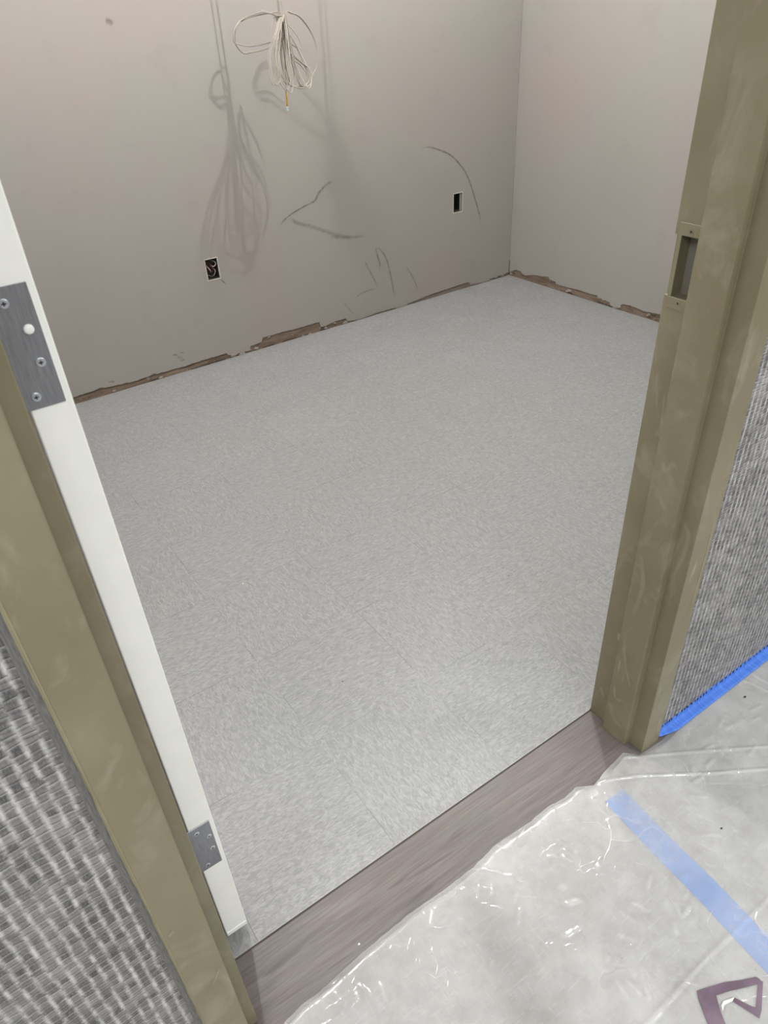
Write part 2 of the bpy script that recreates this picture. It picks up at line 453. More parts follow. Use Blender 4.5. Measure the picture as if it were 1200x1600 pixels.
SK = .003      # the skin stands this far proud of the bared board
back = torn_sheet('wall_back', BK, SK, .20, lambda s_, d, z: (s_, YB + SK - d, z), DRY)
bm = bmesh.new(); bm.from_mesh(back.data)
# upper part with two openings for the electrical boxes
HOLES = [(.646, .702, .380, .4685), (2.050, 2.109, .4215, .5135)]
xs = [-1.31, .646, .702, 2.050, 2.109, 2.478]; zs = [.20, .380, .4215, .4685, .5135, 2.74]
for i in range(5):
    for j in range(5):
        cx_, cz_ = (xs[i] + xs[i + 1]) / 2, (zs[j] + zs[j + 1]) / 2
        if any(h[0] < cx_ < h[1] and h[2] < cz_ < h[3] for h in HOLES): continue
        bm.faces.new([bm.verts.new((a, YB, b)) for a, b in ((xs[i], zs[j]), (xs[i + 1], zs[j]), (xs[i + 1], zs[j + 1]), (xs[i], zs[j + 1]))])
for h in HOLES:      # raw cut edges of the board
    r = [(h[0], h[2]), (h[1], h[2]), (h[1], h[3]), (h[0], h[3])]
    for k in range(4):
        a, b = r[k], r[(k + 1) % 4]
        bm.faces.new([bm.verts.new(p) for p in ((a[0], YB, a[1]), (b[0], YB, b[1]), (b[0], YB + .013, b[1]), (a[0], YB + .013, a[1]))])
bmesh.ops.remove_doubles(bm, verts=bm.verts, dist=1e-5)
bmesh.ops.recalc_face_normals(bm, faces=bm.faces); bm.to_mesh(back.data); bm.free()
tag(back, 'long off-white primed drywall at the back with scuffs and torn lower edge', 'wall', kind='structure')

right = torn_sheet('wall_right', RK, SK, .20, lambda s_, d, z: (xr(s_) + SK - d, s_, z), DRY)
bm = bmesh.new(); bm.from_mesh(right.data)
bm.faces.new([bm.verts.new(p) for p in ((xr(-.012), -.012, .20), (xr(YB), YB, .20), (xr(YB), YB, 2.74), (xr(-.012), -.012, 2.74))])
bm.to_mesh(right.data); bm.free()
tag(right, 'off-white primed drywall on the right with ragged brown paper at its foot', 'wall', kind='structure')

# bared board behind the torn edge
def bared(name, s0, s1, place, mat, seed, amp=.0018):
    bm = bmesh.new(); n = int((s1 - s0) / .008); rows = 9; g = []
    for i in range(n + 1):
        s_ = s0 + (s1 - s0) * i / n
        g.append([bm.verts.new(place(s_, amp * .5 * (mn.noise(Vector((s_ * 30, j * .8, seed))) + .6 * mn.noise(Vector((s_ * 90, j * 2., seed)))), -.002 + .075 * j / (rows - 1))) for j in range(rows)])
    for i in range(n):
        for j in range(rows - 1): bm.faces.new((g[i][j], g[i + 1][j], g[i + 1][j + 1], g[i][j + 1]))
    me = fin(bm, name); smooth(me)
    return link(name, me, mat)
b1 = bared('baseboard_back', -1.30, 1.50, lambda s_, d, z: (s_, YB + .004 - d - .0006, z), BROWN, 2)
tag(b1, 'strip of torn brown gypsum paper along the foot of the back wall', 'bare wall strip', kind='structure')
b1b = bared('pale_strip', 1.50, 2.478, lambda s_, d, z: (s_, YB + .004 - d - .0006, z), BROWN_L, 5); rel(b1b, b1); b1b['label'] = 'paler grey-brown end of the bared strip'
b2 = bared('baseboard_right', 0.0, 2.448, lambda s_, d, z: (xr(s_) + .004 - d - .0006, s_, z), BROWN, 9)
tag(b2, 'strip of torn brown gypsum paper along the foot of the right wall', 'bare wall strip', kind='structure')
def flake(parent, c, sz, axis, seed, mat=DRY):
    """curled chip of paint left on the bared strip"""
    bm = bmesh.new(); rnd = random.Random(seed); n = 11; cx_, cy_, cz_ = c
    ring = []
    for k in range(n):
        q = 2 * math.pi * k / n; r_ = sz * rnd.uniform(.6, 1.1)
        a, b = math.cos(q) * r_ * 1.5, math.sin(q) * r_ * .8; dd = -.0016 + rnd.uniform(-.001, .0006)
        ring.append(bm.verts.new((cx_ + a, cy_ + dd, cz_ + b) if axis == 'x' else (cx_ + dd, cy_ + a, cz_ + b)))
    cc = bm.verts.new((cx_, cy_ - .0035, cz_) if axis == 'x' else (cx_ - .0035, cy_, cz_))
    for k in range(n): bm.faces.new((ring[k], ring[(k + 1) % n], cc))
    me = fin(bm, 'paint_flake'); o = link('paint_flake', me, mat); rel(o, parent)
    s_ = o.modifiers.new('t', 'SOLIDIFY'); s_.thickness = .0008
    return o
for i, (x_, z_, sz) in enumerate([(.118, .010, .006), (.335, .008, .008), (.70, .012, .013), (.745, .006, .012), (.82, .012, .010), (.895, .048, .005), (1.27, .022, .006), (1.33, .010, .012), (1.215, .010, .009), (1.08, .003, .008), (1.12, .002, .009)]):
    flake(b1, (x_, YB + .001, z_), sz, 'x', i)
for i, (x_, z_, sz) in enumerate([(2.20, .018, .014), (2.25, .010, .012), (2.31, .006, .010), (2.37, .012, .009), (2.42, .010, .010)]):
    flake(b1, (x_, YB + .001, z_), sz, 'x', 30 + i)
for i, (y_, z_, sz) in enumerate([(1.675, .010, .016), (1.70, .018, .010), (1.655, .016, .010), (1.985, .022, .011), (2.00, .014, .008), (1.47, .026, .005), (1.48, .018, .004), (2.43, .012, .008), (2.12, .052, .005)]):
    flake(b2, (xr(y_) + .001, y_, z_), sz, 'y', 60 + i)
# plaster crumbs hanging at the torn edge and dark cracks in the strip
for i, (x_, z_, l_) in enumerate([(.30, .006, .020), (.55, .004, .030), (.62, .006, .035), (.50, .003, .02), (.885, .006, .03), (1.0, .006, .04), (1.10, .006, .03), (1.2, .006, .02), (2.34, .010, .02)]):
    o = box('crack', (x_ - l_, YB - .0009, z_ - .0015), (x_ + l_, YB - .0001, z_ + .0013), DARK); rel(o, b1)
for i, (y_, z_, l_) in enumerate([(1.76, .008, .035), (1.70, .006, .02), (1.98, .008, .02), (1.45, .027, .018), (1.47, .012, .010), (2.41, .02, .01)]):
    o = box('crack', (xr(y_) - .0009, y_ - l_, z_ - .0015), (xr(y_) - .0001, y_ + l_, z_ + .0015), DARK); rel(o, b2)
# back right corner: open taped joint
o = box('corner_crack', (2.4695, YB - .0012, .005), (2.4728, YB - .0002, .085), DARK); rel(o, back)
o = box('corner_crack', (2.4712, YB - .0009, .085), (2.4728, YB - .0002, 1.9), simple('joint_line', (128, 120, 108), .8, var=18)); rel(o, back)

lw = box('wall_left', (XL - .1, -.012, 0), (XL, YB + .05, 2.74), DRY)
tag(lw, 'unseen left wall of the room behind the open door', 'wall', kind='structure')

# ------------------------------------------------------------------ wall with the doorway
fr_ = empty('wall_front')
tag(fr_, 'wall around the doorway, drywall inside and woven grey covering outside', 'wall', kind='structure')
RJ, LJ = RX + .038, LX - .038
for a, b in (((-3.6, WF, 0), (LJ, -.012, 2.95)), ((RJ, WF, 0), (4.0, -.012, 2.95)), ((LJ, WF, HEAD + .038), (RJ, -.012, 2.95))):
    o = box('drywall_panel', a, b, DRY); rel(o, fr_)
cv = box('wall_covering', (-3.6, WF - .0015, .004), (LO - .011, WF + .0002, 2.94), WEAVE); rel(cv, fr_); cv['label'] = 'grey and white woven wall covering left of the door frame'
cv = box('wall_covering', (RO + .001, WF - .0015, .022), (4.0, WF + .0002, 2.94), WEAVE); rel(cv, fr_); cv['label'] = 'grey woven wall covering right of the door frame'
mg = box('covering_margin', (LO - .0115, WF - .0022, .004), (LO + .001, WF + .0002, 2.2), MARGIN); rel(mg, fr_); mg['label'] = 'plain grey trimmed margin of the wall covering'
bt = box('wall_covering', (LO - .01, WF - .0015, HEAD + .03), (RO + .01, WF + .0002, 2.94), WEAVE); rel(bt, fr_)
# frayed dark lower cut edge of the covering above the tape
bm = bmesh.new(); x_ = RO + .006
while x_ < 1.4:
    l_ = random.uniform(.002, .005); h_ = random.uniform(.0015, .0045)
    box_bm(bm, (x_, WF - .0034, .020 - h_ * .5), (x_ + l_, WF - .0008, .0225 + h_ * .4)); x_ += l_ + random.uniform(.003, .016)
fe = link('frayed_edge', fin(bm, 'frayed_edge'), DARK); rel(fe, fr_)

# rest of the shells: ceilings and the far corridor walls, needed for light
ce = box('ceiling', (XL - .1, -.012, 2.72), (2.75, YB + .1, 2.78), CEIL); tag(ce, 'white ceiling of the small room', 'ceiling', kind='structure')
c2_ = box('ceiling', (-3.6, -5.5, CORR_Z), (4.0, WF, CORR_Z + .05), CEIL); tag(c2_, 'white ceiling of the corridor', 'ceiling', kind='structure')
for nm, a, b, lb in (('wall_corridor_far', (-3.6, -5.55, 0), (4.0, -5.5, 2.95), 'corridor wall behind the viewer'), ('wall_corridor_left', (-3.65, -5.5, 0), (-3.6, WF, 2.95), 'left end of the corridor'), ('wall_corridor_right', (4.0, -5.5, 0), (4.05, WF, 2.95), 'right end of the corridor')):
    o = box(nm, a, b, DRY); tag(o, lb, 'wall', kind='structure')
# lamps hanging above: bare work bulbs in the room, flat panels in the corridor, the rearmost added as fill
for x_, which in ((1.55, 'right'), (.05, 'left')):
    t = empty('work_light', (x_, 1.52, 2.60)); tag(t, 'bare work bulb under the room ceiling, %s of the two' % which, 'lamp', 'bare bulbs under the room ceiling')
    rel(link('socket', tube_mesh('socket', [Vector((x_, 1.52, 2.66)), Vector((x_, 1.52, 2.72))], .02, seg=16), DARK), t)
for x_, which in ((1.05, 'right'), (-1.45, 'left')):
    t = empty('ceiling_light', (x_, -1.05, CORR_Z - .03)); tag(t, 'flat corridor ceiling panel light on the %s' % which, 'lamp', 'corridor ceiling panels')
    rel(box('housing', (x_ - .3, -1.25, CORR_Z - .03), (x_ + .3, -.85, CORR_Z - .0005), CEIL), t)

for x_, which in ((-2.3, 'left'), (2.5, 'right')):
    t = empty('ceiling_light', (x_, -1.75, CORR_Z - .03)); tag(t, 'long ceiling panel light toward the %s end of the corridor' % which, 'lamp', 'corridor ceiling panels')
    rel(box('housing', (x_ - .65, -2.1, CORR_Z - .03), (x_ + .65, -1.4, CORR_Z - .0005), CEIL), t)

t = empty('ceiling_light', (0.1, -2.9, CORR_Z - .03)); tag(t, 'added unseen fill light panel, furthest back in the corridor', 'lamp', 'corridor ceiling panels')
rel(box('housing', (-1.2, -3.4, CORR_Z - .03), (1.4, -2.4, CORR_Z - .0005), CEIL), t)  # unseen panel added to go with the frontal fill light

# ------------------------------------------------------------------ steel door frame
df = empty('door_frame', (0, FD, 0))
tag(df, 'olive painted steel door frame around the open doorway', 'door frame', kind='structure')
def prof(x0, xo, s):      # s=+1 right jamb, -1 left
    i = x0 + s * .034
    return [(x0, 0), (xo, 0), (xo, -.0115), (i, -.0115), (i, WF - .0002), (xo, WF - .0002), (xo, FD), (x0, FD), (x0, -.111), (x0 - s * ST * (1.0 if s > 0 else 1.125), -.111), (x0 - s * ST * (1.0 if s > 0 else 1.125), -.050), (x0, -.050)]
jr = prism('jamb', prof(RX, RO, 1), 'z', 0, HEAD, OLIVE)
# strike cut-out in the right jamb and notch for the lip
cut(jr, [((RX - .002, -.0415, .978), (RX + .027, -.0110, 1.072)), ((RX - .01, -.0060, .980), (RX + .006, .002, 1.070))])
rel(jr, df); bevel(jr, .0014, 2); jr['label'] = 'right jamb with strike cut-out'
jl = prism('jamb', prof(LX, LO, -1), 'z', 0, HEAD, OLIVE); rel(jl, df); bevel(jl, .0014, 2); jl['label'] = 'left hinge jamb'
hp = [(0, HEAD), (0, HEAD + .055), (-.0115, HEAD + .055), (-.0115, HEAD + .034), (WF - .0002, HEAD + .034), (WF - .0002, HEAD + .055), (FD, HEAD + .055), (FD, HEAD), (-.111, HEAD), (-.111, HEAD - ST), (-.050, HEAD - ST), (-.050, HEAD)]
hd = prism('head', hp, 'x', LO, RO, OLIVE); rel(hd, df)
# painted strike plate: top and bottom tabs, slim bridge at the lip side
def plate(name, y0, y1, z0, z1, x0=RX - .0012, x1=RX + .0006):
    o = box(name, (x0, y0, z0), (x1, y1, z1), OLIVE); return o
sp = plate('strike_plate', -.0455, -.0075, 1.070, 1.088); 
bm = bmesh.new()
for y0, y1, z0, z1 in ((-.0455, -.0075, 1.070, 1.088), (-.0455, -.0075, .962, .980), (-.0130, -.0075, .9801, 1.0699)):
    box_bm(bm, (RX - .0013, y0, z0), (RX + .0004, y1, z1))
sp.data = fin(bm, 'strike_plate'); sp.data.materials.append(simple('strike_paint', (120, 114, 90), .4, var=3))
rel(sp, df); bevel(sp, .0005, 1)
for z_ in (1.0775, .9725):
    s_ = link('screw', disc_mesh('screw', (RX - .0012, -.0275, z_), (-1, 0, 0), .0042, .0007), OLIVE); s_.parent = sp
    h_ = link('screw_hole', disc_mesh('screw_hole', (RX - .0018, -.0275, z_), (-1, 0, 0), .0018, .0003), DARK); h_.parent = sp
# strike pocket lining behind the cut-out
pk = box('strike_pocket', (RX + .0255, -.043, .976), (RX + .0275, -.0095, 1.074), simple('pocket_grey', (120, 117, 106), .6, var=6)); rel(pk, df)
# caulk bead along the outer edge of each face
def bead(x0, z1, sd, seed):
    P = []; z = .002
    while z < z1:
        P.append(Vector((x0 + sd * .0012 + .0009 * mn.noise(Vector((seed, z * 7, 0))), WF - .003, z))); z += .02
    o = link('caulk_bead', tube_mesh('caulk_bead', P, lambda t: .0024 + .0012 * mn.noise(Vector((seed, t * 80, 3)))), CAULK)
    return rel(o, df)
bead(LO, 2.1, -1, 3.1).location
# pale caulk skin on the face edge
o = box('caulk_bead', (LO - .0012, FD + .0003, 0), (LO + .0004, WF, 2.1), CAULK); rel(o, df); bevel(o, .0008)
bead(RO, 2.1, 1, 8.4)
# floor-level paint skirt where the right jamb stands in the wood

# ribbon marks (scuffs and scrapes) lying on a surface ------------------------
def ribbon(name, pts, wd, nrm, mat, parent, taper=True):
    """pts: 3-D polyline on a surface with normal nrm"""
    P = catmull(pts, False, 6); nrm = Vector(nrm); bm = bmesh.new(); uv = bm.loops.layers.uv.new('UVMap')
    n = len(P); L = []
    for i, p in enumerate(P):
        t = (P[min(i + 1, n - 1)] - P[max(i - 1, 0)]).normalized(); s_ = t.cross(nrm).normalized() * wd / 2
        L.append((bm.verts.new(p + s_ + nrm * .0004), bm.verts.new(p - s_ + nrm * .0004)))
    for i in range(n - 1):
        f = bm.faces.new((L[i][0], L[i + 1][0], L[i + 1][1], L[i][1]))
        for lp, (u, v) in zip(f.loops, ((i / (n - 1), 0), ((i + 1) / (n - 1), 0), ((i + 1) / (n - 1), 1), (i / (n - 1), 1))): lp[uv].uv = (u, v)
    me = bpy.data.meshes.new(name); bm.to_mesh(me); bm.free()
    return rel(link(name, me, mat), parent)
N = (0, -1, 0)
bw = lambda L: [(x_, YB - .0005, z_) for x_, z_ in L]
ribbon('scuff_mark', bw([(1.84, .755), (1.90, .755), (2.013, .711), (2.08, .66), (2.141, .588), (2.20, .46), (2.237, .362), (2.238, .335)]), .011, N, SCUFF, back)
ribbon('scuff_mark', bw([(1.031, .545), (1.07, .573), (1.148, .600), (1.20, .612)]), .010, N, SCUFF, back)
ribbon('scuff_mark', bw([(1.195, .612), (1.225, .62), (1.25, .650), (1.29, .675), (1.335, .69)]), .014, N, SCUFF, back)
ribbon('scuff_mark', bw([(1.08, .571), (1.12, .54), (1.20, .507), (1.30, .46), (1.42, .412)]), .024, N, SCUFF_F, back)
ribbon('scuff_mark', bw([(1.545, .345), (1.552, .31), (1.565, .262), (1.562, .232)]), .013, N, SCUFF, back)
ribbon('scuff_mark', bw([(1.546, .342), (1.575, .325), (1.613, .262), (1.635, .152), (1.650, .055)]), .014, N, SCUFF_F, back)
ribbon('scuff_mark', bw([(1.475, .29), (1.497, .248), (1.549, .138)]), .012, N, SCUFF_F, back)
ribbon('scuff_mark', bw([(1.73, .21), (1.753, .176), (1.785, .12), (1.801, .065)]), .013, N, SCUFF_F, back)
ribbon('scuff_mark', bw([(1.40, .120), (1.44, .134), (1.493, .141), (1.532, .135)]), .009, N, SCUFF_F, back)
ribbon('scuff_mark', bw([(1.333, .115), (1.36, .075), (1.388, .038)]), .010, N, SCUFF_F, back)
ribbon('scuff_mark', bw([(1.29, .45), (1.35, .43), (1.50, .41)]), .02, N, SCUFF_F, back)
for a, b, wd in (((.410, .094), (.432, .088), .010), ((.445, .095), (.470, .088), .010), ((.430, .078), (.452, .066), .018), ((.438, .056), (.462, .057), .008), ((.105, .055), (.13, .05), .012), ((.29, .033), (.32, .031), .010), ((.45, 1.352), (.475, 1.338), .022)):
    ribbon('smudge', bw([(a[0], a[1]), ((a[0] + b[0]) / 2, (a[1] + b[1]) / 2 + .002), (b[0], b[1])]), wd, N, SCUFF, back)
ribbon('smudge', bw([(.705, .372), (.725, .345)]), .007, N, SCUFF, back)
# scrapes on the right jamb, facing the opening (-x) and on its corridor face
jf = lambda L, x0: [(x0 - .0012, y_, z_) for y_, z_ in L]
for x0, L, wd in ((RX - ST, [(-.062, .74), (-.075, .70), (-.085, .72), (-.098, .71)], .012), (RX - ST, [(-.066, .66), (-.08, .64), (-.095, .63)], .02), (RX - ST, [(-.058, .52), (-.078, .45), (-.07, .36)], .014),
                  (RX - ST, [(-.06, .30), (-.08, .22), (-.10, .18)], .010), (RX - ST, [(-.055, .10), (-.075, .06), (-.10, .05)], .02), (RX - ST, [(-.06, .16), (-.07, .12), (-.09, .13)], .008), (RX, [(-.120, .62), (-.135, .58), (-.125, .50)], .014), (RX, [(-.012, .86), (-.03, .78)], .01), (RX, [(-.015, .10), (-.035, .07)], .016)):
    ribbon('scrape_mark', jf(L, x0), wd, (-1, 0, 0), SCRAPE, df)
for L, wd in (([(RO - .012, FD - .0006, .62), (RO - .010, FD - .0006, .52), (RO - .013, FD - .0006, .40)], .006), ([(RO - .02, FD - .0006, .10), (RO - .012, FD - .0006, .03)], .014), ([(LO + .012, FD - .0006, .46), (LO + .006, FD - .0006, .45)], .007), ([(LO + .03, FD - .0006, .28), (LO + .045, FD - .0006, .31)], .005)):
    ribbon('scrape_mark', L, wd, N, SCRAPE, df)

# ------------------------------------------------------------------ open door with hinge leaves
DX1, DX0, DY = -.4074, -.4475, .0326
dr = empty('door_1', (DX0, DY, .02))
tag(dr, 'white door swung fully open into the room, its hinge edge facing out', 'door', kind='structure')
lf = box('door_leaf', (DX0, DY, .022), (DX1, DY + .914, 2.11), DOORW); rel(lf, dr); bevel(lf, .0016, 2)
bc = box('bottom_cap', (DX0 + .0006, DY + .002, .018), (DX1 - .0006, DY + .91, .0225), simple('door_bottom_edge', (196, 194, 186), .6, var=8)); rel(bc, dr)
b3 = box('bottom_strip', (DX0 + .001, DY - .0012, .020), (DX1 - .0005, DY + .001, .031), DOORW); rel(b3, dr); bevel(b3, .0008)
def leaf(zc, holes, plain, lab):
    h = empty('hinge', (DX0, DY, zc)); rel(h, dr); h['label'] = lab
    p = box('hinge_leaf', (-.4512, DY - .0016, zc - .0575), (-.4142, DY + .0006, zc + .0575), STEEL)
    rel(p, h); bevel(p, .0005, 1)
    kn = link('knuckle', tube_mesh('knuckle', [Vector((-.4550, DY - .0005, zc - .0575)), Vector((-.4550, DY - .0005, zc + .0575))], .0045, seg=14), STEEL); rel(kn, h)
    for x_, dz in holes:
        s_ = link('screw', disc_mesh('screw', (x_, DY - .0016, zc + dz), (0, -1, 0), .0044, .0008, dome=.0003), SCREW); rel(s_, h)
        bm = bmesh.new()
        yy = DY - .0028
        box_bm(bm, (x_ - .0020, yy - .0002, zc + dz - .0005), (x_ + .0020, yy + .0003, zc + dz + .0005))
        box_bm(bm, (x_ - .0005, yy - .00025, zc + dz - .0020), (x_ + .0005, yy + .0003, zc + dz + .0020))
        c_ = link('cross_slot', fin(bm, 'cross_slot'), DARK); rel(c_, h)
    for x_, dz in plain:
        s_ = link('white_plug', disc_mesh('white_plug', (x_, DY - .0016, zc + dz), (0, -1, 0), .0046, .0022, dome=.0008), DOORW); rel(s_, h); s_['label'] = 'round white plug in the hinge leaf'
    return h
leaf(1.1315, [(-.4375, .0435), (-.4245, -.0145), (-.4385, -.0455)], [(-.4250, .0175)], 'middle hinge with three screws and one white plug')
lh = leaf(.3005, [(-.4375, .0435), (-.4215, .0215), (-.4220, -.0115), (-.4375, -.0465)], [], 'bottom hinge with four screws')
for k, (x_, z_, l_) in enumerate([(-.4375, .3085, .006), (-.4350, .3035, .008), (-.4385, .2985, .005)]):
    o = box('stamped_mark', (x_ - l_ / 2, DY - .00175, z_), (x_ + l_ / 2, DY - .0015, z_ + .0012), simple('stamp', (136, 136, 138), .5, .4, 4)); rel(o, lh)

# ------------------------------------------------------------------ electrical boxes in the back wall
def ebox(h, label, wires):
    x0, x1, z0, z1 = h; t = empty('outlet_box', ((x0 + x1) / 2, YB + .03, z0))
    tag(t, label, 'outlet box', 'unfinished outlet boxes in the back wall')
    bm = bmesh.new(); d = .05; e_ = .0012; ya, yb_ = YB + .0035, YB + d
    i0, i1, k0, k1 = x0 + .001, x1 - .001, z0 + .001, z1 - .001
    box_bm(bm, (i0, yb_, k0), (i1, yb_ + e_, k1))
    for a, b in (((i0, ya, k0), (i0 + e_, yb_, k1)), ((i1 - e_, ya, k0), (i1, yb_, k1)), ((i0 + e_, ya, k0), (i1 - e_, yb_, k0 + e_)), ((i0 + e_, ya, k1 - e_), (i1 - e_, yb_, k1))):
        box_bm(bm, a, b)
    bx = link('metal_box', fin(bm, 'metal_box'), simple('galvanised_box', (62, 60, 57), .55, .3, 8)); rel(bx, t)
    # plaster lip left round the opening
    lip = bmesh.new(); wd = .0035
    for a, b in (((x0 - wd, YB - .0012, z0 - wd), (x0, YB + .001, z1 + wd)), ((x1, YB - .0012, z0 - wd), (x1 + wd, YB + .001, z1 + wd)), ((x0, YB - .0012, z0 - wd), (x1, YB + .001, z0)), ((x0, YB - .0012, z1), (x1, YB + .001, z1 + wd))): box_bm(lip, a, b)
    l_ = link('plaster_lip', fin(lip, 'plaster_lip'), simple('plaster', (198, 192, 182), .8, var=6)); rel(l_, t); bevel(l_, .0008)
    if wires:
        cx_, zc = (x0 + x1) / 2, (z0 + z1) / 2
        W = [([(-.020, .040, .02), (-.018, .01, .012), (-.012, -.004, -.002), (-.004, .012, -.012), (.004, .03, -.02)], (196, 160, 148)),
             ([(.006, .045, .03), (.016, .012, .030), (.022, .008, .018), (.012, .010, .008), (.000, .02, .012)], (200, 196, 186)),
             ([(-.008, .045, .035), (-.002, .010, .02), (.004, .004, .002), (.002, .012, -.014), (.006, .03, -.03)], (120, 40, 36)),
             ([(.012, .045, .0), (.014, .010, -.008), (.008, .006, -.024), (-.004, .014, -.034), (-.012, .03, -.03)], (150, 150, 150)),
             ([(-.016, .045, .0), (-.012, .012, -.01), (-.002, .010, -.026), (.010, .014, -.030), (.016, .04, -.02)], (48, 46, 46))]
        for P, c in W:
            me = tube_mesh('wire', catmull([(cx_ + a, YB + b, zc + d_) for a, b, d_ in P], False, 6), .0016, seg=6)
            rel(link('wire', me, simple('wire_jacket', c, .4, var=8)), t)
    else:
        rel(box('bracket', (x1 - .014, YB + .004, z0 + .004), (x1 - .003, YB + .006, z1 - .004), simple('inner_flange', (138, 132, 122), .6, var=6)), t)
    return t
ebox(HOLES[0], 'open outlet box with loose wires low in the back wall, below the hanging cables', True)
ebox(HOLES[1], 'empty dark outlet box in the back wall, near the room corner', False)

# ------------------------------------------------------------------ hanging data cables
CY = YB - .22
cb = empty('cable_bundle', (1.035, CY, 1.36))
tag(cb, 'coiled white data cables hanging from above in front of the back wall', 'cable', None)
loops = [
 ([(0.883,1.262),(0.903,1.249),(0.955,1.240),(1.001,1.251),(1.041,1.268),(1.024,1.328),(.989,1.348),(0.991,1.347),(0.935,1.328),(0.897,1.301)], -.06, -.14),
 ([(0.894,1.244),(0.915,1.221),(0.944,1.219),(0.997,1.232),(1.040,1.263),(1.026,1.325),(1.030,1.342),(0.964,1.332),(0.910,1.309),(0.891,1.269)], -.05, -.12),
 ([(1.028,1.327),(.995,1.276),(.976,1.224),(.968,1.183),(.974,1.141),(1.004,1.116),(1.044,1.105),(1.082,1.109),(1.104,1.13),(1.101,1.159),(1.074,1.183),(1.041,1.214),(1.036,1.26),(1.035,1.324)], .0, .07),
 ([(1.021,1.328),(.993,1.282),(.987,1.223),(.986,1.146),(1.022,1.114),(1.063,1.105),(1.107,1.135),(1.087,1.171),(1.047,1.208),(1.035,1.301)], -.02, .04),
 ([(1.04,1.332),(1.066,1.336),(1.1,1.321),(1.135,1.276),(1.151,1.222),(1.139,1.161),(1.109,1.135),(1.072,1.1),(1.050,1.12),(1.042,1.2)], .03, .06),
 ([(1.043,1.327),(1.072,1.304),(1.104,1.264),(1.114,1.231),(1.102,1.223),(1.074,1.239),(1.046,1.273),(1.035,1.324)], -.03, .03),
 ([(1.042,1.321),(1.061,1.278),(1.065,1.204),(1.08,1.146),(1.068,1.119),(1.054,1.126),(1.04,1.208),(1.035,1.322)], .0, -.03),
 ([(1.021,1.325),(.994,1.29),(.958,1.247),(.938,1.213),(.924,1.145),(.931,1.122),(.952,1.143),(.968,1.197),(1.012,1.294)], .02, .09),
 ([(1.03,1.325),(1.01,1.27),(1.0,1.19),(1.005,1.13),(1.02,1.115),(1.03,1.15),(1.028,1.22),(1.036,1.30)], .01, .05),
 ([(1.04,1.325),(1.075,1.26),(1.09,1.19),(1.095,1.13),(1.08,1.10),(1.06,1.12),(1.05,1.19),(1.04,1.29)], -.04, .08),
 ([(1.025,1.325),(.97,1.25),(.95,1.19),(.955,1.13),(.975,1.10),(1.0,1.13),(1.01,1.21),(1.03,1.31)], .03, .10),
]
for P, d0, d1 in loops:
    zt, zb = 1.33, 1.09
    for rep in range(2 if d1 >= .05 or d1 < -.1 else 1):
        rr = random.Random(len(P) * 7 + rep + int(d0 * 1000)); pp = []
        for x_, z_ in P:
            t = min(1, max(0, (zt - z_) / (zt - zb))); j = .006 * rep
            pp.append((x_ + rr.uniform(-j, j) * t, CY - ((d0 + (d1 - d0) * t) * (1 + .25 * rep) if d1 > -.1 else -.11 * min(1.0, max(0.0, abs(x_ - 1.03) - .012) / .05) - .004 * rep), z_ + rr.uniform(-j, j) * t * 1.5))
        # close through the tie
        me = tube_mesh('cable_loop', catmull(pp, True, 8), .0020, closed=True, seg=8)
        rel(link('cable_loop', me, CABLE), cb)
for P in ([(1.034, 1.33), (1.040, 1.295), (1.023, 1.242), (1.016, 1.226)], [(1.037, 1.33), (1.034, 1.242), (1.026, 1.165), (1.018, 1.083)]):
    rel(link('cable_end', tube_mesh('cable_end', catmull([(x_, CY - .01, z_) for x_, z_ in P], False, 8), .0022, seg=8), CABLE), cb)
rel(link('cable_tag', tube_mesh('cable_tag', [Vector((1.0182, CY - .01, 1.084)), Vector((1.0175, CY - .01, 1.07)), Vector((1.0155, CY - .01, 1.050)), Vector((1.0148, CY - .01, 1.038))], .0033, seg=10), YEL), cb)
rel(box('clear_plug', (1.0100, CY - .014, 1.022), (1.0195, CY - .006, 1.038), CLEAR, bev=.001), cb)
rel(link('cable_tie', tube_mesh('cable_tie', catmull([(1.034 + .014 * math.cos(a), CY - .004 + .011 * math.sin(a), 1.331) for a in [k * math.pi / 4 for k in range(8)]], True, 4), .002, closed=True, seg=6), CABLE), cb)
for k in range(3):
    x_ = 1.026 + .009 * k; y_ = CY - .004 + .010 * (k % 2)
    me = tube_mesh('cable_drop', catmull([(x_ * .3 + 1.034 * .7, y_, 1.318), (x_, y_, 1.36), (x_ + .003, y_, 1.7), (x_ + .006 * (k - 2), y_, 2.2), (x_ + .01 * (k - 2), y_, 2.719)], False, 8), .0022, seg=8)
    rel(link('cable_drop', me, CABLE), cb)

